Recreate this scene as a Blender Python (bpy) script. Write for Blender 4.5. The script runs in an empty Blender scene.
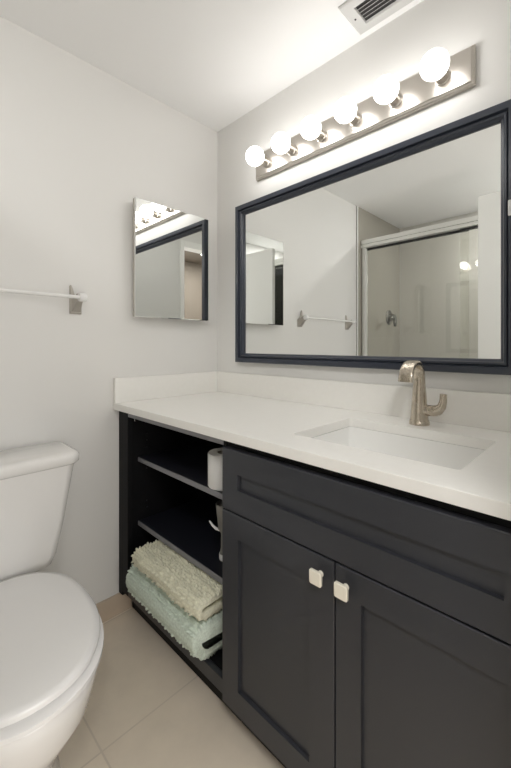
import bpy, bmesh, math, random
from mathutils import Vector, Matrix, noise

# ------------------------------------------------------------------ camera, world, exposure
S = bpy.context.scene
COL = S.collection
FPX, IMG_W, IMG_H, HORIZON = 366.0, 511, 768, 345.0
cam_data = bpy.data.cameras.new('camera')
cam = bpy.data.objects.new('camera', cam_data)
COL.objects.link(cam)
cam_data.sensor_fit = 'AUTO'
cam_data.sensor_width = 36.0
cam_data.lens = 36.0 * FPX / IMG_H
cam_data.shift_y = (HORIZON - IMG_H / 2) / IMG_H
cam_data.clip_start = 0.01
cam.location = (1.502, -1.238, 1.1315)
cam.rotation_euler = (math.pi / 2, 0, math.atan2(0.7018, 0.7124))
S.camera = cam

world = bpy.data.worlds.new('world')
S.world = world
world.use_nodes = True
world.node_tree.nodes['Background'].inputs[0].default_value = (0.8, 0.85, 0.9, 1)
world.node_tree.nodes['Background'].inputs[1].default_value = 0.05

BULB_STRENGTH = 8.0
HALL_FILL = 24.0
HALL_TOP_FILL = 26.0
SHOWER_FILL = 9.0
S.view_settings.view_transform = 'Standard'
S.view_settings.look = 'None'
S.view_settings.gamma = 1.0
S.view_settings.use_curve_mapping = False
S.view_settings.exposure = 0.36
S.cycles.max_bounces = 16
S.cycles.diffuse_bounces = 8
S.cycles.glossy_bounces = 10
S.cycles.transparent_max_bounces = 16
S.cycles.caustics_reflective = True
S.cycles.sample_clamp_indirect = 6.0
S.cycles.use_denoising = True

# added fill panel in the hallway, reaching the bathroom through the doorway
ld = bpy.data.lights.new('hall_side_fill', 'AREA')
ld.shape = 'RECTANGLE'; ld.size = 1.1; ld.size_y = 1.9; ld.energy = HALL_FILL; ld.color = (1.0, 0.985, 0.96)
lo = bpy.data.objects.new('hall_side_fill', ld); COL.objects.link(lo)
lo.location = (2.72, -0.85, 1.25); lo.rotation_euler = (math.pi / 2, 0, math.pi / 2)

# unseen fill lights added below the hall and shower ceilings
for nm, loc, size, pw in (('hall_top_fill', (2.10, -1.72, 2.25), 0.5, HALL_TOP_FILL), ('shower_top_fill', (1.12, -1.92, 2.252), 0.14, SHOWER_FILL)):
    ld = bpy.data.lights.new(nm, 'AREA')
    ld.shape = 'DISK'; ld.size = size; ld.energy = pw; ld.color = (1.0, 0.985, 0.96)
    lo = bpy.data.objects.new(nm, ld); COL.objects.link(lo); lo.location = loc

# ------------------------------------------------------------------ materials
def mat(name, color, rough=0.5, metal=0.0, bump=None, var=None, spec=0.5, coat=0.0):
    m = bpy.data.materials.new(name); m.use_nodes = True
    nt = m.node_tree; b = nt.nodes['Principled BSDF']
    b.inputs['Base Color'].default_value = (*color, 1)
    b.inputs['Roughness'].default_value = rough
    b.inputs['Metallic'].default_value = metal
    b.inputs['Specular IOR Level'].default_value = spec
    b.inputs['Coat Weight'].default_value = coat
    tc = nt.nodes.new('ShaderNodeTexCoord')
    if var:                                   # (scale, amount)
        n = nt.nodes.new('ShaderNodeTexNoise'); n.inputs['Scale'].default_value = var[0]; n.inputs['Detail'].default_value = 5
        nt.links.new(tc.outputs['Object'], n.inputs['Vector'])
        mx = nt.nodes.new('ShaderNodeMix'); mx.data_type = 'RGBA'
        a = var[1]
        mx.inputs[6].default_value = (*[max(0, c * (1 - a)) for c in color], 1)
        mx.inputs[7].default_value = (*[min(1, c * (1 + a)) for c in color], 1)
        nt.links.new(n.outputs['Fac'], mx.inputs[0]); nt.links.new(mx.outputs[2], b.inputs['Base Color'])
    if bump:                                  # (scale, strength, distance)
        n = nt.nodes.new('ShaderNodeTexNoise'); n.inputs['Scale'].default_value = bump[0]; n.inputs['Detail'].default_value = 4
        nt.links.new(tc.outputs['Object'], n.inputs['Vector'])
        bp = nt.nodes.new('ShaderNodeBump'); bp.inputs['Strength'].default_value = bump[1]; bp.inputs['Distance'].default_value = bump[2]
        nt.links.new(n.outputs['Fac'], bp.inputs['Height']); nt.links.new(bp.outputs[0], b.inputs['Normal'])
    return m

def brushed(name, color, rough, scale):
    m = mat(name, color, rough, 1.0)
    nt = m.node_tree; b = nt.nodes['Principled BSDF']
    tc = nt.nodes.new('ShaderNodeTexCoord'); mp = nt.nodes.new('ShaderNodeMapping'); mp.inputs['Scale'].default_value = scale
    n = nt.nodes.new('ShaderNodeTexNoise'); n.inputs['Scale'].default_value = 1.0; n.inputs['Detail'].default_value = 3
    nt.links.new(tc.outputs['Object'], mp.inputs[0]); nt.links.new(mp.outputs[0], n.inputs['Vector'])
    mr = nt.nodes.new('ShaderNodeMapRange'); mr.inputs[3].default_value = rough - 0.06; mr.inputs[4].default_value = rough + 0.1
    nt.links.new(n.outputs['Fac'], mr.inputs[0]); nt.links.new(mr.outputs[0], b.inputs['Roughness'])
    return m

def tile_mat(name, color, grout, size, off, gw, axes=('X', 'Y'), rough=0.35, var=0.08):
    m = mat(name, color, rough)
    nt = m.node_tree; L = nt.links; b = nt.nodes['Principled BSDF']
    tc = nt.nodes.new('ShaderNodeTexCoord'); sx = nt.nodes.new('ShaderNodeSeparateXYZ'); L.new(tc.outputs['Object'], sx.inputs[0])
    def M(op, a, bb=None):
        n = nt.nodes.new('ShaderNodeMath'); n.operation = op
        for i, v in enumerate((a, bb)):
            if v is None: continue
            if isinstance(v, (int, float)): n.inputs[i].default_value = v
            else: L.new(v, n.inputs[i])
        return n.outputs[0]
    ds, ids = [], []
    for ax, o, s in zip(axes, off, size):
        q = M('DIVIDE', M('SUBTRACT', sx.outputs[ax], o), s)
        fr = M('SUBTRACT', q, M('FLOOR', q))
        ds.append(M('MULTIPLY', M('MINIMUM', fr, M('SUBTRACT', 1.0, fr)), s)); ids.append(M('FLOOR', q))
    d = M('MINIMUM', ds[0], ds[1])
    g = M('LESS_THAN', d, gw / 2)
    cid = M('ADD', M('MULTIPLY', ids[0], 12.9898), M('MULTIPLY', ids[1], 78.233))
    rnd = M('FRACT', M('MULTIPLY', M('SINE', cid), 43758.5))
    n1 = nt.nodes.new('ShaderNodeTexNoise'); n1.inputs['Scale'].default_value = 7; n1.inputs['Detail'].default_value = 6; n1.inputs['Roughness'].default_value = .6
    L.new(tc.outputs['Object'], n1.inputs['Vector'])
    fac = M('ADD', M('MULTIPLY', n1.outputs['Fac'], 0.8), M('MULTIPLY', rnd, 0.2))
    mx = nt.nodes.new('ShaderNodeMix'); mx.data_type = 'RGBA'
    mx.inputs[6].default_value = (*[c * (1 - var * 1.6) for c in color], 1)
    mx.inputs[7].default_value = (*[min(1, c * (1 + var)) for c in color], 1)
    L.new(fac, mx.inputs[0])
    m2 = nt.nodes.new('ShaderNodeMix'); m2.data_type = 'RGBA'; m2.inputs[7].default_value = (*grout, 1)
    L.new(mx.outputs[2], m2.inputs[6]); L.new(g, m2.inputs[0]); L.new(m2.outputs[2], b.inputs['Base Color'])
    bp = nt.nodes.new('ShaderNodeBump'); bp.inputs['Distance'].default_value = 0.002; bp.inputs['Strength'].default_value = .6
    L.new(M('SUBTRACT', 1.0, g), bp.inputs['Height']); L.new(bp.outputs[0], b.inputs['Normal'])
    return m

M_WALL = mat('wall_paint', (0.755, 0.75, 0.735), 0.55, bump=(180, 0.06, 0.002))
M_CEIL = mat('ceiling_paint', (0.88, 0.88, 0.88), 0.8, bump=(120, 0.1, 0.002))
M_HALLDIM = mat('dimmed_hall_paint', (0.15, 0.125, 0.10), 0.7)  # brown with the shade of an unlit hall put into the colour
M_TRIMW = mat('white_trim_paint', (0.88, 0.88, 0.86), 0.35)
M_FLOOR = tile_mat('beige_floor_tile', (0.84, 0.745, 0.62), (0.68, 0.60, 0.50), (0.46, 0.46), (0.483, -0.813), 0.005, var=0.13)
M_BASE = mat('beige_tile_base', (0.56, 0.46, 0.36), 0.35, var=(12, 0.12))
M_SHTILE = tile_mat('shower_wall_tile', (0.38, 0.36, 0.315), (0.36, 0.34, 0.30), (0.6, 0.6), (0, 0), 0.003, axes=('Y', 'Z'), var=0.06)
M_SHBACK = mat('shower_back_panel', (0.62, 0.605, 0.57), 0.3, var=(4, 0.04))
M_QUARTZ = mat('white_quartz', (0.86, 0.852, 0.825), 0.28, var=(60, 0.025))
M_CER = mat('white_ceramic', (0.84, 0.83, 0.815), 0.12, coat=0.4)
M_SEAT = mat('white_toilet_seat', (0.86, 0.855, 0.85), 0.16, coat=0.3)
M_SINK = mat('sink_porcelain', (0.84, 0.84, 0.825), 0.15, coat=0.3)
M_CAB = mat('charcoal_cabinet_paint', (0.031, 0.033, 0.040), 0.33, bump=(90, 0.05, 0.001))
M_CABSHADE = mat('shade_black_cabinet', (0.004, 0.004, 0.005), 0.6, spec=0.25)  # near-black puts the open bay's shade into the panel and stile colour
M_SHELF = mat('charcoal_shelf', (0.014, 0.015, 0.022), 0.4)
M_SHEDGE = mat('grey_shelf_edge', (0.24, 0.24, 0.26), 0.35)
M_NAVY = mat('navy_frame_paint', (0.036, 0.043, 0.062), 0.3)
M_NICKEL = mat('brushed_nickel', (0.60, 0.565, 0.52), 0.28, 1.0)
M_FAUCET = brushed('faucet_nickel', (0.56, 0.50, 0.42), 0.24, (300, 300, 30))
M_BRKT = mat('satin_nickel_bracket', (0.50, 0.47, 0.43), 0.4, 0.8)
M_CHROME = mat('chrome', (0.75, 0.75, 0.75), 0.12, 1.0)
M_ALU = mat('white_aluminium', (0.78, 0.78, 0.75), 0.3, 0.1)
M_KNOB = mat('polished_cream_nickel', (0.86, 0.82, 0.71), 0.25, 0.1)
M_MIRROR = mat('mirror_silver', (0.90, 0.915, 0.905), 0.0, 1.0)
M_DARK = mat('dark_void', (0.07, 0.07, 0.07), 0.8)
M_RUBBER = mat('dark_gasket', (0.03, 0.03, 0.03), 0.6)
M_BAR = mat('white_acrylic', (0.82, 0.82, 0.81), 0.15)
M_VENT = mat('vent_enamel', (0.60, 0.60, 0.59), 0.4)
M_PAPER = mat('white_paper', (0.80, 0.80, 0.80), 0.9, bump=(200, 0.2, 0.001))
M_CARD = mat('grey_cardboard', (0.35, 0.32, 0.28), 0.9)
M_GREYPL = mat('dark_grey_plastic', (0.22, 0.21, 0.195), 0.4)
M_WHITEPL = mat('white_plastic', (0.82, 0.82, 0.82), 0.3)
M_MATCREAM = mat('sage_cream_chenille', (0.76, 0.75, 0.60), 0.95, var=(160, 0.3), spec=0.1)
M_MATGREEN = mat('seafoam_chenille', (0.65, 0.74, 0.655), 0.95, var=(160, 0.32), spec=0.1)

def bulb_mat():
    m = bpy.data.materials.new('frosted_lit_bulb'); m.use_nodes = True
    b = m.node_tree.nodes['Principled BSDF']
    b.inputs['Base Color'].default_value = (0.9, 0.9, 0.88, 1)
    b.inputs['Emission Color'].default_value = (1.0, 0.975, 0.945, 1)
    b.inputs['Emission Strength'].default_value = BULB_STRENGTH
    return m
M_BULB = bulb_mat()

def glass_mat():
    m = bpy.data.materials.new('shower_glass'); m.use_nodes = True
    nt = m.node_tree; nt.nodes.clear()
    o = nt.nodes.new('ShaderNodeOutputMaterial'); mx = nt.nodes.new('ShaderNodeMixShader')
    t = nt.nodes.new('ShaderNodeBsdfTransparent'); t.inputs[0].default_value = (0.95, 0.95, 0.93, 1)
    g = nt.nodes.new('ShaderNodeBsdfGlossy'); g.inputs['Roughness'].default_value = 0.0; g.inputs[0].default_value = (1, 1, 1, 1)
    fr = nt.nodes.new('ShaderNodeFresnel'); fr.inputs[0].default_value = 1.55
    nt.links.new(fr.outputs[0], mx.inputs[0]); nt.links.new(t.outputs[0], mx.inputs[1]); nt.links.new(g.outputs[0], mx.inputs[2])
    nt.links.new(mx.outputs[0], o.inputs[0])
    return m
M_GLASS = glass_mat()

# ------------------------------------------------------------------ mesh helpers (world coordinates)
def box(bm, x0, x1, y0, y1, z0, z1):
    v = [bm.verts.new((x, y, z)) for z in (z0, z1) for y in (y0, y1) for x in (x0, x1)]
    for f in ((0, 2, 3, 1), (4, 5, 7, 6), (0, 1, 5, 4), (2, 6, 7, 3), (0, 4, 6, 2), (1, 3, 7, 5)):
        bm.faces.new([v[i] for i in f])
    return v

def BX(*a):
    bm = bmesh.new(); box(bm, *a); return bm

def loft(rings, cap=True, close=True, bm=None):
    bm = bm or bmesh.new()
    rv = [[bm.verts.new(p) for p in r] for r in rings]
    n = len(rings[0])
    for a, b in zip(rv[:-1], rv[1:]):
        for i in range(n if close else n - 1):
            j = (i + 1) % n
            bm.faces.new((a[i], a[j], b[j], b[i]))
    if cap:
        bm.faces.new(list(reversed(rv[0]))); bm.faces.new(rv[-1])
    bmesh.ops.recalc_face_normals(bm, faces=bm.faces)
    return bm

def lathe(profile, origin, axis='Z', n=32, bm=None):
    """profile: (radius, height) pairs along axis from origin"""
    rings = []
    ox, oy, oz = origin
    for r, h in profile:
        r = max(r, 1e-4)
        ring = []
        for i in range(n):
            a = 2 * math.pi * i / n
            c, s = r * math.cos(a), r * math.sin(a)
            ring.append({'Z': (ox + c, oy + s, oz + h), 'Y': (ox + c, oy + h, oz + s), 'X': (ox + h, oy + c, oz + s)}[axis])
        rings.append(ring)
    return loft(rings, bm=bm)

def sweep(path, section, bm=None, ref=(1, 0, 0)):
    """path: points; section(i) -> list of (a, b) offsets: a along the side axis, b along the in-plane normal"""
    P = [Vector(p) for p in path]; rings = []
    side = Vector(ref).normalized()
    for i, p in enumerate(P):
        t = (P[min(i + 1, len(P) - 1)] - P[max(i - 1, 0)]).normalized()
        s = (side - t * side.dot(t)).normalized(); nrm = t.cross(s)
        rings.append([p + s * a + nrm * b for a, b in section(i)])
    return loft(rings, bm=bm)

def tube(path, r, n=12, bm=None, ref=(1, 0, 0)):
    rr = r if callable(r) else (lambda i: r)
    return sweep(path, lambda i: [(rr(i) * math.cos(2 * math.pi * k / n), rr(i) * math.sin(2 * math.pi * k / n)) for k in range(n)], bm, ref)

def rrect(cx, cy, hx, hy, r, z, n=6):
    pts = []
    for sx, sy, a0 in ((1, 1, 0), (-1, 1, 90), (-1, -1, 180), (1, -1, 270)):
        for k in range(n + 1):
            a = math.radians(a0 + 90 * k / n)
            pts.append((cx + sx * (hx - r) + r * math.cos(a), cy + sy * (hy - r) + r * math.sin(a), z))
    return pts

def obj(name, bm, m, parent=None, bevel=0.0, smooth=True, angle=40, segs=2):
    me = bpy.data.meshes.new(name)
    root = parent
    while root is not None and root.parent is not None: root = root.parent
    if root is not None:
        bmesh.ops.translate(bm, verts=bm.verts, vec=-root.location)
    bm.normal_update(); bm.to_mesh(me); bm.free()
    me.materials.append(m)
    if smooth:
        me.shade_smooth(); me.set_sharp_from_angle(angle=math.radians(angle))
    o = bpy.data.objects.new(name, me); COL.objects.link(o)
    o.parent = parent
    if bevel:
        b = o.modifiers.new('bevel', 'BEVEL'); b.width = bevel; b.segments = segs; b.limit_method = 'ANGLE'; b.angle_limit = math.radians(35)
        b.harden_normals = True
    return o

def thing(name, label, cat, loc, group=None):
    o = bpy.data.objects.new(name, None); COL.objects.link(o)
    o.location = loc; o.empty_display_size = 0.05
    o['label'] = label; o['category'] = cat
    if group: o['group'] = group
    return o

def tag(o, label, cat, group=None):
    o['label'] = label; o['category'] = cat
    if group: o['group'] = group
    return o

def struct(name, bm, m, bevel=0.0, parent=None, label=None):
    o = obj(name, bm, m, parent, bevel)
    if parent is None: o['kind'] = 'structure'
    if label: o['label'] = label
    return o

# ------------------------------------------------------------------ the setting
CEIL, W, YS, YB = 2.258, 1.50, -1.464, -2.285      # ceiling, right wall, start of the alcove, alcove back wall
HX = 2.75                                          # far hall wall
HY0, HY1 = -2.6, 0.3
struct('floor', BX(-0.1, HX + .1, -2.7, 0.4, -0.08, 0), M_FLOOR, label='beige square floor tiles with thin grout lines')
struct('ceiling', BX(-0.1, W + .05, -2.7, 0.4, CEIL, CEIL + 0.08), M_CEIL, label='plain white ceiling')
struct('ceiling_hall', BX(W + .05, HX + .1, -2.7, 0.4, CEIL, CEIL + 0.08), M_HALLDIM, label='hallway ceiling coloured dark brown to look unlit')
struct('wall_left', BX(-0.1, 0, YS, 0.1, 0, CEIL), M_WALL, label='off-white painted wall behind the toilet')
struct('wall_back', BX(0, W, 0, 0.1, 0, CEIL), M_WALL, label='off-white painted wall behind the vanity')
DJ0, DJ1, DH = -0.755, -1.365, 2.055                  # doorway in the right wall
bm = bmesh.new()
box(bm, W, W + .1, DJ0, 0.3, 0, CEIL); box(bm, W, W + .1, -2.6, DJ1 - .005, 0, CEIL); box(bm, W, W + .1, DJ1 - .005, DJ0, DH, CEIL)
struct('wall_right', bm, M_WALL, label='painted wall with the doorway')
struct('wall_shower_left', BX(-0.1, 0.006, YB, YS, 0, CEIL), M_SHTILE, label='beige tiled end wall of the shower')
struct('wall_shower_back', BX(-0.1, W, YB - .1, YB, 0, CEIL), M_SHBACK, label='pale back wall of the shower')
bm = bmesh.new(); box(bm, HX, HX + .1, HY0, HY1, 0, CEIL); box(bm, W + .1, HX, HY1, HY1 + .1, 0, CEIL); box(bm, W, HX, HY0 - .1, HY0, 0, CEIL)
struct('wall_hall', bm, M_HALLDIM, label='brownish hallway wall beyond the doorway')
struct('trim_1', BX(0, 0.012, YS - .012, YS, 0.0, CEIL), M_TRIMW, bevel=.002, label='white edge strip between painted wall and shower tile')
bm = bmesh.new()
box(bm, W - .014, W, DJ0, DJ0 + .045, 0, DH + .06); box(bm, W - .014, W, DJ1 - .065, DJ1 - .005, 0, DH + .06); box(bm, W - .014, W, DJ1 - .005, DJ0, DH, DH + .06)
struct('trim_2', bm, M_TRIMW, bevel=.003, label='white door casing around the doorway')
struct('baseboard_left', BX(0, 0.013, YS, -0.486, 0, 0.082), M_BASE, bevel=.002, label='beige tile baseboard along the left wall')
# bathroom door leaf, swung fully open in front of the shower
d = struct('door_1', BX(0.897, W - .018, -1.370, -1.335, 0.012, 2.042), M_TRIMW, bevel=.002, label='white flush door swung open against the shower')
bm = lathe([(.026, 0), (.026, .006), (.011, .010), (.011, .03), (.024, .038), (.029, .05), (.024, .062), (.002, .066)], (0.960, -1.335, 0.95), 'Y')
struct('door_handle', bm, M_NICKEL, parent=d, label='round nickel door knob')

# ------------------------------------------------------------------ shower over the tub
t = thing('bathtub', 'white bathtub built into the alcove below the sliding shower glass', 'bathtub', (0.76, -1.88, 0))
tx0, tx1, ty0, ty1 = 0.012, W - .004, YB + .004, -1.515
cx, cy, hx, hy = (tx0 + tx1) / 2, (ty0 + ty1) / 2, (tx1 - tx0) / 2, (ty1 - ty0) / 2
rings = [rrect(cx, cy, hx, hy, .01, 0), rrect(cx, cy, hx, hy, .01, .42), rrect(cx, cy, hx - .008, hy - .008, .015, .43),
         rrect(cx, cy, hx - .07, hy - .07, .10, .43), rrect(cx, cy, hx - .085, hy - .085, .10, .415), rrect(cx, cy, hx - .15, hy - .13, .10, .08), rrect(cx, cy, hx - .2, hy - .18, .08, .06)]
obj('tub_shell', loft(rings), M_CER, t, angle=50)
obj('drain', lathe([(.028, 0), (.028, .004), (.02, .005)], (0.30, cy, .06)), M_CHROME, t)

t = thing('shower_door', 'sliding glass shower door with white metal frame beside the white door', 'shower door', (0.75, -1.555, .43))
yd = -1.555
bm = bmesh.new(); box(bm, 0.008, W - .002, yd - .03, yd + .03, 1.955, 1.99); box(bm, 0.008, W - .002, yd - .022, yd + .036, 1.925, 1.95)
box(bm, 0.008, W - .002, yd - .02, yd + .02, 1.945, 1.96)
obj('header_rail', bm, M_ALU, t, bevel=.005)
obj('jamb', BX(0.013, 0.045, yd - .02, yd + .02, .46, 1.93), M_ALU, t, bevel=.004)
obj('jamb', BX(W - .038, W - .002, yd - .02, yd + .02, .46, 1.93), M_ALU, t, bevel=.004)
obj('bottom_track', BX(0.013, W - .002, yd - .025, yd + .025, .431, .46), M_ALU, t, bevel=.004)
for x0, x1, yy in ((0.046, 0.79, yd - .010), (0.74, W - .04, yd + .010)):
    p = obj('glass_panel', BX(x0, x1, yy - .003, yy + .003, .462, 1.922), M_GLASS, t)
    bm = bmesh.new(); box(bm, x0, x1, yy - .006, yy + .006, 1.908, 1.924)
    obj('gasket', bm, M_RUBBER, p)

M_VALVE = mat('dark_chrome', (0.30, 0.30, 0.29), 0.18, 1.0)
vy, vz = -2.05, 1.385
t = thing('shower_valve', 'round dark chrome shower valve on the beige tiled shower wall', 'shower valve', (.006, vy, vz))
obj('escutcheon', lathe([(.068, 0), (.068, .005), (.055, .012), (.034, .016)], (.006, vy, vz), 'X'), M_VALVE, t)
obj('stem', lathe([(.030, .014), (.028, .050), (.022, .058)], (.006, vy, vz), 'X'), M_VALVE, t)
obj('lever', tube([(.055, vy, vz), (.062, vy, vz - .035), (.064, vy, vz - .085)], lambda i: (.020, .016, .012)[i], ref=(0, 1, 0)), M_VALVE, t)

# ------------------------------------------------------------------ cabinets under the counter
CZ0, CZ1 = 0.862, 0.889                            # counter underside, top
FY = -0.540                                        # face frame
TK = -0.485                                        # toe kick
CB = 0.106                                         # cabinet bottom
t = thing('open_shelf_cabinet', 'dark open shelf cabinet holding the folded bath mats, next to the toilet', 'cabinet', (0.35, -0.28, 0))
ox0, ox1 = 0.018, 0.698
bm = bmesh.new()
box(bm, ox0, .055, -.522, -.02, CB, CZ0); box(bm, .672, ox1, -.522, -.02, CB, CZ0)
box(bm, .055, .672, -.02, -.006, CB, CZ0)
obj('carcass', bm, M_CABSHADE, t, bevel=.001)
obj('bottom_panel', BX(.055, .672, -.522, -.02, CB + .002, .152), M_CABSHADE, t)
bm = bmesh.new(); box(bm, .0135, ox1, TK, TK + .015, 0.0, CB); 
obj('toe_kick', bm, M_CABSHADE, t)
obj('filler_strip', BX(0.002, .034, FY, -.522, 0.086, CZ0), M_CABSHADE, t, bevel=.0015)
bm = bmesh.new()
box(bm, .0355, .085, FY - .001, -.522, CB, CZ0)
obj('stile', bm, M_CABSHADE, t, bevel=.0015)
obj('stile', BX(.684, ox1, FY - .001, -.522, CB, CZ0), M_CABSHADE, t, bevel=.0015)
obj('bottom_rail', BX(.0855, .6835, FY, -.522, CB, .150), M_CAB, t, bevel=.0015)
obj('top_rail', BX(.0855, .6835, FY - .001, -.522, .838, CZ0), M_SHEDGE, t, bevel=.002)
for zt in (0.656, 0.386):
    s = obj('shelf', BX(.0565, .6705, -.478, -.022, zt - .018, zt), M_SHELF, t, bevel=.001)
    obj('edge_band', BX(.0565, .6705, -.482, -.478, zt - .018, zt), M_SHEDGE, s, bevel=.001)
for yy in (-.44, -.10):
    for zz in (.632, .364):
        obj('shelf_pin', lathe([(.004, 0), (.004, .012), (.003, .013)], (.055, yy, zz), 'X', 10), M_CHROME, t)
for zz in (.69, .72, .75, .60, .46, .43):
    obj('pin_hole', lathe([(.0035, 0), (.0035, .0012), (.002, .0014)], (.055, -.44, zz), 'X', 10), M_CHROME, t)
for zz in (.70, .73, .44):
    obj('pin_hole', lathe([(.0035, 0), (.0035, .0012), (.002, .0014)], (.055, -.18, zz), 'X', 10), M_CHROME, t)
obj('corner_bracket', BX(.0555, .072, -.505, -.492, .812, .836), M_CHROME, t, bevel=.002)

def shaker(x0, x1, z0, z1, y_front, th=.02, rail=.066, rec=.009):
    """one slab with a recessed centre panel"""
    bm = bmesh.new(); yb = y_front + th
    def rect(x0, x1, z0, z1, y): return [bm.verts.new(p) for p in ((x0, y, z0), (x1, y, z0), (x1, y, z1), (x0, y, z1))]
    e = .0018
    rs = [rect(x0, x1, z0, z1, yb), rect(x0, x1, z0, z1, y_front + e), rect(x0 + e, x1 - e, z0 + e, z1 - e, y_front),
          rect(x0 + rail, x1 - rail, z0 + rail, z1 - rail, y_front), rect(x0 + rail + .001, x1 - rail - .001, z0 + rail + .001, z1 - rail - .001, y_front + rec)]
    for a, b in zip(rs[:-1], rs[1:]):
        for i in range(4):
            j = (i + 1) % 4; bm.faces.new((a[i], a[j], b[j], b[i]))
    bm.faces.new(rs[-1]); bm.faces.new(list(reversed(rs[0])))
    bmesh.ops.recalc_face_normals(bm, faces=bm.faces)
    return bm

t = thing('sink_cabinet', 'charcoal shaker cabinet with two doors and square knobs under the sink', 'cabinet', (1.09, -0.28, 0))
sx0, sx1 = 0.701, W - .003
bm = bmesh.new()
box(bm, sx0, sx0 + .018, -.522, -.006, CB, .86); box(bm, sx1 - .018, sx1, -.522, -.006, CB, .86)
box(bm, sx0 + .018, sx1 - .018, -.016, -.006, CB, .86); box(bm, sx0 + .018, sx1 - .018, -.522, -.016, CB, .124)
box(bm, sx0, sx1, FY + .001, -.522, CB, .125); box(bm, sx0, sx0 + .04, FY + .001, -.522, .125, .86); box(bm, 1.437, sx1, FY + .001, -.522, .125, .86)
box(bm, sx0 + .04, 1.437, FY + .001, -.522, .65, .69); box(bm, sx0 + .04, 1.437, FY + .001, -.522, .83, .86)
obj('body', bm, M_CABSHADE, t)
obj('toe_kick', BX(sx0, sx1, TK, TK + .015, 0, CB), M_CABSHADE, t)
obj('filler_strip', BX(1.445, sx1, FY - .019, FY, CB, .84), M_CAB, t, bevel=.0015)
obj('drawer_front', shaker(.700, 1.442, .6685, .840, FY - .02, rail=.064), M_CAB, t)
def knob(cx, cz, door):
    y = FY - .02
    rings = []
    for s, h in ((.0135, .016), (.0155, .0175), (.0155, .0225), (.0140, .0242)):
        rings.append([(cx + p[0], y - h, cz + p[1]) for p in rrect(0, 0, s, s, .004, 0, 3)])
    k = obj('knob', loft(rings), M_KNOB, door)
    obj('knob_stem', lathe([(.007, 0), (.0065, -.002), (.005, -.005), (.005, -.0165)], (cx, y, cz), 'Y', 16), M_KNOB, k)
dl = obj('door', shaker(.700, 1.0705, .116, .6645, FY - .02), M_CAB, t)
dr = obj('door', shaker(1.0735, 1.442, .116, .6645, FY - .02, rail=.060), M_CAB, t)
knob(1.037, .626, dl); knob(1.100, .626, dr)

# ------------------------------------------------------------------ countertop with sink cutout
t = thing('vanity_countertop', 'white quartz countertop with a rectangular sink opening over the dark cabinets', 'countertop', (0.75, -0.28, CZ0))
SX0, SX1, SY0, SY1, SR = .872, 1.287, -.455, -.152, .012
bm = bmesh.new()
hole = rrect((SX0 + SX1) / 2, (SY0 + SY1) / 2, (SX1 - SX0) / 2, (SY1 - SY0) / 2, SR, 0, 6)
outer = [(W - .0015, 0 - .001), (0.0015, -.001), (0.0015, -.566), (W - .0015, -.566)]   # ++, -+, --, +-
nn = 7
layers = []
for z, dh in ((CZ1, 0), (CZ0, 0)):
    hv = [bm.verts.new((x, y, z)) for x, y, _ in hole]; ov = [bm.verts.new((x, y, z)) for x, y in outer]
    layers.append((hv, ov))
    N = len(hv)
    for q in range(4):
        for k in range(nn - 1):
            bm.faces.new((ov[q], hv[q * nn + k], hv[q * nn + k + 1]))
        a, b2 = q * nn + nn - 1, ((q + 1) % 4) * nn
        bm.faces.new((ov[q], hv[a], hv[b2], ov[(q + 1) % 4]))
(h0, o0), (h1, o1) = layers
for i in range(len(h0)):
    j = (i + 1) % len(h0); bm.faces.new((h0[i], h0[j], h1[j], h1[i]))
for i in range(4):
    j = (i + 1) % 4; bm.faces.new((o0[i], o0[j], o1[j], o1[i]))
bmesh.ops.recalc_face_normals(bm, faces=bm.faces)
obj('slab', bm, M_QUARTZ, t, bevel=.0015)
obj('backsplash', BX(.0215, W - .0015, -.020, -.001, CZ1, .993), M_QUARTZ, t, bevel=.0015)
obj('side_splash', BX(.0015, .021, -.564, -.001, CZ1, .993), M_QUARTZ, t, bevel=.0015)

t = thing('sink', 'white rectangular undermount sink set into the quartz countertop', 'sink', ((SX0 + SX1) / 2, (SY0 + SY1) / 2, CZ0 - .14))
cx, cy, hx, hy = (SX0 + SX1) / 2, (SY0 + SY1) / 2, (SX1 - SX0) / 2, (SY1 - SY0) / 2
spec = [(.016, .03, -.0005), (-.003, .012, -.0002), (-.0035, .012, -.004), (-.010, .02, -.05), (-.022, .03, -.10), (-.04, .04, -.122), (-.075, .04, -.132), (-.12, .028, -.136)]
rings = [rrect(cx, cy, hx + a, hy + a, r, CZ0 + z) for a, r, z in spec]
orings = [rrect(cx, cy, hx + a, hy + a, r, CZ0 + z) for a, r, z in ((-.11, .03, -.148), (-.03, .04, -.135), (.004, .04, -.09), (.006, .03, -.012), (.016, .03, -.011))]
bm = loft(orings + rings)
obj('basin', bm, M_SINK, t, angle=50)
obj('drain', lathe([(.024, 0), (.024, .003), (.019, .0045), (.017, .002), (.015, .002)], (cx, cy, CZ0 - .136)), M_FAUCET, t)

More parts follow.
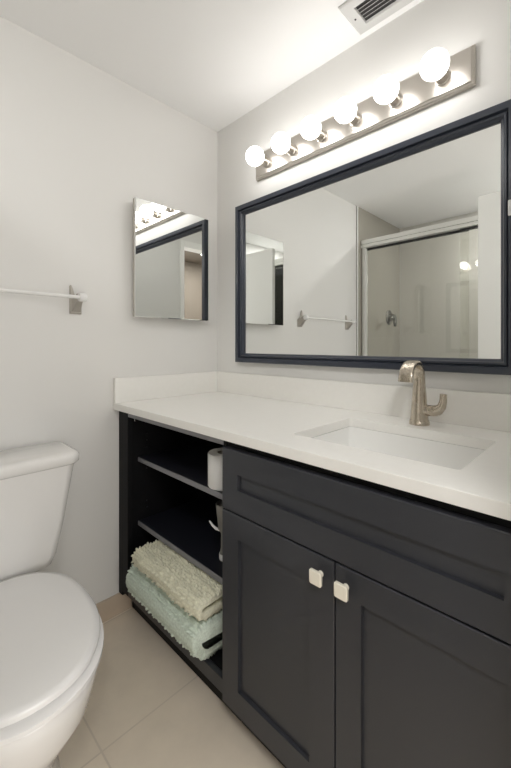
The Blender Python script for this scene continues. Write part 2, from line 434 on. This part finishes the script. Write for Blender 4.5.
# ------------------------------------------------------------------ faucet
fx, fy, fz = 1.073, -.088, CZ1 + .0004
t = thing('faucet', 'brushed nickel single-handle faucet with arched flat spout behind the sink', 'faucet', (fx, fy, fz))
obj('base_ring', lathe([(.029, 0), (.029, .008), (.0275, .010), (.0275, .013)], (fx, fy, fz)), M_FAUCET, t)
path = [(fx, fy, fz + .012 + .02 * i) for i in range(7)]
hh, rad = fz + .136, .052
for k in range(1, 15):
    a = math.radians(180 * k / 14)
    path.append((fx, fy - rad + rad * math.cos(a), hh + rad * math.sin(a) * 1.02))
Np = len(path)
def fsec(i):
    u = i / (Np - 1)
    wv = .026 - .009 * min(1, u / .30) + (.0035 * max(0, (u - .45) / .55))     # half width along x
    th = .026 - .011 * min(1, u / .30) - .009 * max(0, min(1, (u - .30) / .45))  # half depth
    e = 2.0 + 2.2 * max(0, min(1, (u - .3) / .4))
    pts = []
    for k in range(28):
        a = 2 * math.pi * k / 28
        c, s = math.cos(a), math.sin(a)
        pts.append((wv * math.copysign(abs(c) ** (2 / e), c), th * math.copysign(abs(s) ** (2 / e), s)))
    return pts
obj('spout', sweep(path, fsec), M_FAUCET, t, angle=60)
hp = [(fx + .010, fy, fz + .046), (fx + .028, fy, fz + .045), (fx + .044, fy, fz + .046), (fx + .056, fy, fz + .051), (fx + .064, fy, fz + .061), (fx + .068, fy, fz + .076), (fx + .069, fy, fz + .098)]
hr = [.0175, .017, .0165, .0150, .0125, .0105, .0095]
obj('handle', sweep(hp, lambda i: [(hr[i] * .95 * math.cos(2 * math.pi * k / 20), hr[i] * math.sin(2 * math.pi * k / 20)) for k in range(20)], ref=(0, 1, 0)), M_FAUCET, t, angle=60)

# ------------------------------------------------------------------ big framed mirror
t = thing('wall_mirror', 'large navy framed rectangular mirror on the wall above the sink', 'mirror', (0.75, 0, 1.045))
mx0, mx1, mz0, mz1 = .1715, 1.312, 1.0485, 1.8075
prof = [(0, .001), (0, .029), (.002, .031), (.021, .031), (.0225, .021), (.0245, .019), (.027, .024), (.033, .024), (.036, .018), (.040, .015), (.043, .010), (.043, .001)]
bm = bmesh.new()
rings = []
for o_, dd in prof:
    rings.append([bm.verts.new(p) for p in ((mx0 + o_, -dd, mz0 + o_), (mx1 - o_, -dd, mz0 + o_), (mx1 - o_, -dd, mz1 - o_), (mx0 + o_, -dd, mz1 - o_))])
for i in range(len(rings)):
    a, b = rings[i], rings[(i + 1) % len(rings)]
    for k in range(4):
        j = (k + 1) % 4; bm.faces.new((a[k], a[j], b[j], b[k]))
bmesh.ops.recalc_face_normals(bm, faces=bm.faces)
obj('frame', bm, M_NAVY, t, smooth=False)
obj('glass', BX(mx0 + .0430, mx1 - .0430, -.006, -.001, mz0 + .0430, mz1 - .0430), M_MIRROR, t, smooth=False)

o = thing('wall_hook', 'small white hook on the right side of the navy mirror frame', 'hook', (1.300, -.031, 1.486))
obj('plate', BX(1.290, 1.310, -.036, -.0312, 1.486, 1.530), M_WHITEPL, o, bevel=.004)
obj('peg', tube([(1.302, -.035, 1.500), (1.302, -.042, 1.493), (1.302, -.047, 1.496), (1.302, -.048, 1.506)], .004), M_WHITEPL, o)

# ------------------------------------------------------------------ small mirror cabinet on the left wall
t = thing('medicine_cabinet', 'small frameless mirror on the left wall above the counter corner', 'mirror', (0, -.275, 1.254))
my0, my1, mzl, mzh = -.492, -.098, 1.252, 1.7590
obj('cabinet_box', BX(.0005, .0300, my0 + .030, my1 - .030, mzl + .025, mzh - .025), M_TRIMW, t, bevel=.001)
obj('door_edge', BX(.0302, .0458, my0 + .001, my1 - .001, mzl + .001, mzh - .001), M_BRKT, t, bevel=.001)
bm = bmesh.new(); bw = .003
def rect2(i, x): return [bm.verts.new(p) for p in ((x, my0 + i, mzl + i), (x, my1 - i, mzl + i), (x, my1 - i, mzh - i), (x, my0 + i, mzh - i))]
rs = [rect2(0, .046), rect2(0, .0494), rect2(bw, .0502)]
for a, b in zip(rs[:-1], rs[1:]):
    for i in range(4):
        j = (i + 1) % 4; bm.faces.new((a[i], a[j], b[j], b[i]))
bm.faces.new(rs[-1]); bm.faces.new(list(reversed(rs[0])))
bmesh.ops.recalc_face_normals(bm, faces=bm.faces)
obj('mirror_door', bm, M_MIRROR, t, smooth=False)

# ------------------------------------------------------------------ light bar with six globe bulbs
t = thing('vanity_light_bar', 'brushed nickel light bar with six lit globe bulbs above the mirror', 'lamp', (.752, 0, 1.90))
lx0, lx1, lz0, lz1, lyf = .300, 1.206, 1.902, 2.020, -.024
bm = bmesh.new()
def rect3(i, y): return [bm.verts.new(p) for p in ((lx0 + i, y, lz0 + i), (lx1 - i, y, lz0 + i), (lx1 - i, y, lz1 - i), (lx0 + i, y, lz1 - i))]
rs = [rect3(0, -.001), rect3(0, -.014), rect3(.004, -.016), rect3(.006, lyf + .002), rect3(.009, lyf)]
for a, b in zip(rs[:-1], rs[1:]):
    for i in range(4):
        j = (i + 1) % 4; bm.faces.new((a[i], a[j], b[j], b[i]))
bm.faces.new(rs[-1]); bm.faces.new(list(reversed(rs[0])))
bmesh.ops.recalc_face_normals(bm, faces=bm.faces)
obj('backplate', bm, M_NICKEL, t, smooth=False)
for i in range(6):
    bx = .375 + .149 * i; bz = 1.958
    s = obj('socket', lathe([(.0235, 0), (.0235, -.004), (.0205, -.006), (.0205, -.034), (.0185, -.036), (.017, -.036)], (bx, lyf, bz), 'Y', 28), M_NICKEL, t)
    pr = [(.0135, -.030), (.014, -.037)]
    for k in range(1, 20):
        a = math.radians(22 + 158 * k / 19)
        pr.append((.040 * math.sin(a), -.0735 + .040 * math.cos(a)))
    obj('bulb', lathe(pr, (bx, lyf, bz), 'Y', 32), M_BULB, s, angle=80)

# ------------------------------------------------------------------ ceiling vent
t = thing('ceiling_vent', 'white metal ceiling vent with parallel slats near the light bar', 'vent', (1.0, -.10, CEIL))
vx0, vx1, vy0, vy1 = .842, 1.17, -.176, -.026
bm = bmesh.new()
def rect4(ix, iy, z): return [bm.verts.new(p) for p in ((vx0 + ix, vy0 + iy, z), (vx1 - ix, vy0 + iy, z), (vx1 - ix, vy1 - iy, z), (vx0 + ix, vy1 - iy, z))]
rs = [rect4(0, 0, CEIL - .0005), rect4(0, 0, CEIL - .004), rect4(.006, .006, CEIL - .008), rect4(.040, .034, CEIL - .008), rect4(.042, .036, CEIL - .001)]
for a, b in zip(rs[:-1], rs[1:]):
    for i in range(4):
        j = (i + 1) % 4; bm.faces.new((a[i], a[j], b[j], b[i]))
bmesh.ops.recalc_face_normals(bm, faces=bm.faces)
obj('vent_frame', bm, M_VENT, t, smooth=False)
obj('backing', BX(vx0 + .04, vx1 - .04, vy0 + .034, vy1 - .034, CEIL - .0012, CEIL - .0004), M_DARK, t)
for k in range(5):
    yy = vy0 + .047 + k * .0145
    bm = bmesh.new()
    a = [(yy, CEIL - .0082), (yy + .0015, CEIL - .0082), (yy + .0085, CEIL - .0016), (yy + .007, CEIL - .0016)]
    v0 = [bm.verts.new((vx0 + .041, p[0], p[1])) for p in a]; v1 = [bm.verts.new((vx1 - .041, p[0], p[1])) for p in a]
    for i in range(4):
        j = (i + 1) % 4; bm.faces.new((v0[i], v0[j], v1[j], v1[i]))
    bm.faces.new(v0); bm.faces.new(list(reversed(v1))); bmesh.ops.recalc_face_normals(bm, faces=bm.faces)
    obj('slat', bm, M_VENT, t, smooth=False)
obj('screw', lathe([(.0035, 0), (.0035, -.0012), (.001, -.002)], (vx0 + .022, (vy0 + vy1) / 2, CEIL - .008), 'Z', 12), M_DARK, t)

# ------------------------------------------------------------------ towel bar
t = thing('towel_bar', 'white towel bar on nickel brackets on the wall above the toilet', 'towel bar', (0, -1.0, 1.31))
ZB, XB = 1.312, .060
for yb, sg in ((-.715, 1), (-1.315, -1)):
    bm = bmesh.new()
    out = [(.022, 0), (.022, .048), (.010, .056), (-.004, .072), (-.012, .100), (-.017, .112), (-.022, .108), (-.022, .0)]
    loft([[(x, yb + sg * a * k, 1.252 + (b - .05) * k + .05) for a, b in out] for x, k in ((.0005, 1), (.006, 1), (.010, .9))], bm=bm)
    loft([[(x, yb + a * sy, z0 + b) for a, b in ((-1, 0), (1, 0), (1, hgt), (-1, hgt))] for x, sy, z0, hgt in
          ((.006, .019, 1.258, .050), (.020, .015, 1.264, .046), (.040, .012, 1.288, .036), (.050, .011, 1.295, .032))], bm=bm)
    obj('bracket', bm, M_BRKT, t, bevel=.0015, angle=30)
    pr = lathe([(.004, -.014), (.014, -.013), (.016, -.010), (.016, .010), (.014, .013), (.004, .014)], (XB, yb + .006 * sg, ZB), 'Y', 20)
    obj('end_cap', pr, M_WHITEPL, t)
obj('bar', lathe([(.007, 0), (.007, .592)], (XB, -1.311, ZB), 'Y', 18), M_BAR, t)

# ------------------------------------------------------------------ toilet
TY = -1.022
t = thing('toilet', 'white two-piece toilet with closed lid against the left wall', 'toilet', (.38, TY, 0))
def trect(xb, xf, hw, r, z, bow=.02, n=8):
    """tank section: flat back, rounded front corners, bowed front"""
    pts = []
    for q in rrect((xb + xf) / 2, TY, (xf - xb) / 2, hw, r, z, n):
        k = (q[0] - xb) / (xf - xb)
        pts.append((q[0] + bow * max(0, k) * (1 - ((q[1] - TY) / hw) ** 2), q[1], z))
    return pts
def densify(r, m=3):
    out = []
    for i, p in enumerate(r):
        q = r[(i + 1) % len(r)]
        for k in range(m): out.append(tuple(p[j] + (q[j] - p[j]) * k / m for j in range(3)))
    return out
secs = [(.030, .172, .158, .03, .404), (.028, .184, .178, .03, .412), (.026, .189, .190, .03, .44), (.022, .196, .212, .03, .55), (.018, .203, .242, .03, .735)]
obj('tank', loft([trect(a, b, c, d, z, .018, 10) for a, b, c, d, z in secs]), M_CER, t, angle=50)
ls = [(.014, .205, .247, .03, .733), (.012, .212, .256, .035, .740), (.012, .213, .257, .035, .760), (.014, .208, .252, .035, .769), (.024, .195, .239, .03, .774)]
obj('tank_lid', loft([trect(a, b, c, d, z, .020, 10) for a, b, c, d, z in ls]), M_CER, t, angle=60)
l = obj('flush_lever', lathe([(.012, 0), (.012, .008), (.007, .010), (.007, .016)], (.205, TY - .15, .67), 'X', 16), M_CHROME, t)
obj('lever_arm', tube([(.219, TY - .15, .67), (.221, TY - .125, .668), (.221, TY - .085, .664)], lambda i: (.007, .006, .005)[i], ref=(1, 0, 0)), M_CHROME, l)

def egg(xb, xf, hw, z, xm=None, ef=2.15, eb=2.6, n=64):
    xm = xm if xm is not None else xb + (xf - xb) * .47
    pts = []
    for i in range(n):
        a = 2 * math.pi * i / n; c, s = math.cos(a), math.sin(a)
        e = ef if c > 0 else eb
        ax = (xf - xm) if c > 0 else (xm - xb)
        pts.append((xm + ax * math.copysign(abs(c) ** (2 / e), c), TY + hw * math.copysign(abs(s) ** (2 / e), s), z))
    return pts
bowl = [(.17, .590, .118, 0.0), (.17, .592, .120, .012), (.18, .575, .108, .035), (.19, .565, .102, .10), (.19, .590, .118, .16), (.19, .640, .146, .23), (.20, .690, .172, .30), (.21, .701, .184, .355), (.21, .705, .186, .385), (.215, .699, .181, .3925)]
obj('bowl', loft([egg(*b) for b in bowl]), M_CER, t, angle=60)
bm = loft([rrect(.145, TY, hx_, hy_, .035, z) for hx_, hy_, z in ((.075, .09, .0), (.075, .09, .2), (.10, .11, .33), (.105, .13, .385), (.103, .13, .4025))])
obj('rear_deck', bm, M_CER, t, angle=50)
seat = [(.215, .712, .188, .398), (.210, .718, .194, .401), (.210, .718, .194, .410), (.214, .712, .188, .4130)]
obj('seat', loft([egg(*b) for b in seat]), M_SEAT, t, angle=60)
lid = [(.217, .692, .176, .4195), (.209, .703, .188, .4215), (.209, .704, .189, .431), (.211, .701, .186, .4355), (.222, .688, .170, .438), (.29, .61, .10, .439)]
obj('lid', loft([egg(*b) for b in lid]), M_SEAT, t, angle=60)
for s in (-1, 1):
    obj('hinge', loft([rrect(.207, TY + s * .075, hx_, .022, .006, z, 4) for hx_, z in ((.008, .4035), (.008, .416), (.006, .4175))]), M_SEAT, t, angle=50)

# ------------------------------------------------------------------ folded bath mats
def bath_mat(name, label, m, x0, x1, z0, zt, yf, yb, th, seed, skew):
    """a thick chenille mat folded once, fold to the front, the open layers seen from the right end"""
    R = (zt - z0) / 2; ri = R - th
    zc = (z0 + zt) / 2; yc = yf + R
    prof = []; ds = .0032
    def line(a, b):
        n = max(1, int((Vector(b) - Vector(a)).length / ds))
        for k in range(n): prof.append((a[0] + (b[0] - a[0]) * k / n, a[1] + (b[1] - a[1]) * k / n))
    def arc(r, a0, a1):
        n = max(3, int(abs(math.radians(a1 - a0)) * r / ds))
        for k in range(n):
            a = math.radians(a0 + (a1 - a0) * k / n); prof.append((yc + r * math.cos(a), zc + r * math.sin(a)))
    line((yb, z0), (yc, z0)); arc(R, 270, 90); line((yc, zt), (yb, zt)); line((yb, zt), (yb, zt - th)); line((yb, zt - th), (yc, zc + ri)); arc(ri, 90, 270); line((yc, zc - ri), (yb, z0 + th)); line((yb, z0 + th), (yb, z0))
    n = len(prof); nx = int((x1 - x0) / ds)
    nor = []
    for i in range(n):
        a, b = prof[i - 1], prof[(i + 1) % n]; ty_, tz_ = b[0] - a[0], b[1] - a[1]; l_ = math.hypot(ty_, tz_) or 1
        nor.append((-tz_ / l_, ty_ / l_))
    cyp = sum(p[0] for p in prof) / n
    # outward sense of the normal on the first (bottom) run must be down
    sg = 1 if nor[3][1] < 0 else -1
    rnd = random.Random(seed)
    hsh = [[rnd.random() for _ in range(97)] for _ in range(89)]
    rings = []
    for j in range(nx + 1):
        u = j / nx; ring = []
        for i in range(n):
            y, z = prof[i]
            s = i * ds
            row = s / .0115
            x = x0 + (x1 - x0) * u
            q = x / .0105 + .5 * math.sin(row * 1.7) + hsh[int(row) % 89][5]
            h = hsh[int(row) % 89][int(math.floor(q)) % 97]
            bumpv = (abs(math.sin(math.pi * row)) ** .6) * (.5 + .5 * abs(math.sin(math.pi * q)) ** .5)
            dsp = .0150 * (bumpv * (.4 + .8 * h) - .45)
            dsp += .004 * noise.noise((x * 14 + seed, y * 14, z * 14))
            if abs(z - zc) < ri + .002 and y < yb - .002: dsp *= .12
            edge = min(u, 1 - u) * (x1 - x0)
            if edge < .010: dsp -= .006 * (1 - edge / .010) ** 2
            yy = y + sg * nor[i][0] * dsp; zz = z + sg * nor[i][1] * dsp * (1 if sg * nor[i][1] > 0 else .4)
            xx = x + skew * (y - yf) + .004 * noise.noise((z * 60, y * 60, seed + (0 if u < .5 else 9))) * (1 if edge < .02 else 0)
            yy += .010 * noise.noise((x * 6, seed * 2.3, 0.0)) * max(0, min(1, (yb - y) / .2))
            ring.append((xx, yy, zz))
        rings.append(ring)
    bm = loft(rings)
    o = obj(name, bm, m, None, angle=180)
    o['label'] = label; o['category'] = 'bath mat'; o['group'] = 'folded bath mats'
    return o
bath_mat('bath_mat', 'folded seafoam green bath mat, lower of the two under the shelf', M_MATGREEN, .150, .600, .161, .278, -.584, -.20, .036, 3, .04)
bath_mat('bath_mat', 'folded sage cream bath mat lying on top of the green one', M_MATCREAM, .195, .612, .294, .354, -.578, -.22, .023, 8, .02)

# ------------------------------------------------------------------ things on the shelves
t = thing('toilet_paper_roll', 'white toilet paper roll standing on the upper shelf', 'toilet paper', (.553, -.428, .656))
rc = (.553, -.428, .6565)
obj('paper', lathe([(.022, 0), (.052, 0), (.054, .003), (.054, .109), (.052, .112), (.022, .112), (.0215, .110), (.0215, .002), (.022, 0)], rc, n=40), M_PAPER, t)
bm = bmesh.new(); lathe([(.0212, .001), (.0212, .1115), (.0198, .1115), (.0198, .001), (.0212, .001)], rc, n=28, bm=bm)
obj('core', bm, M_CARD, t)
t = thing('handheld_appliance', 'dark grey tapered appliance with white curved strip half hidden on the middle shelf', 'appliance', (.533, -.405, .3865))
hx_, hy_ = .533, -.405
obj('handle', lathe([(.019, 0), (.019, .02), (.015, .04), (.0145, .08), (.016, .102)], (hx_, hy_, .3865), n=24), M_GREYPL, t)
obj('barrel', lathe([(.018, .098), (.024, .108), (.028, .15), (.033, .192), (.031, .196), (.026, .186)], (hx_, hy_, .3865), n=28), M_GREYPL, t)
obj('curved_strip', tube([(hx_ - .012, hy_ - .014, .489), (hx_ - .024, hy_ - .022, .493), (hx_ - .038, hy_ - .026, .501), (hx_ - .052, hy_ - .028, .512)], lambda i: (.005, .005, .004, .0025)[i], ref=(0, 1, 0)), M_WHITEPL, t)
obj('end_ring', lathe([(.0205, 0), (.0212, .003), (.0212, .016), (.0205, .019)], (hx_, hy_, .390), n=24), M_WHITEPL, t)
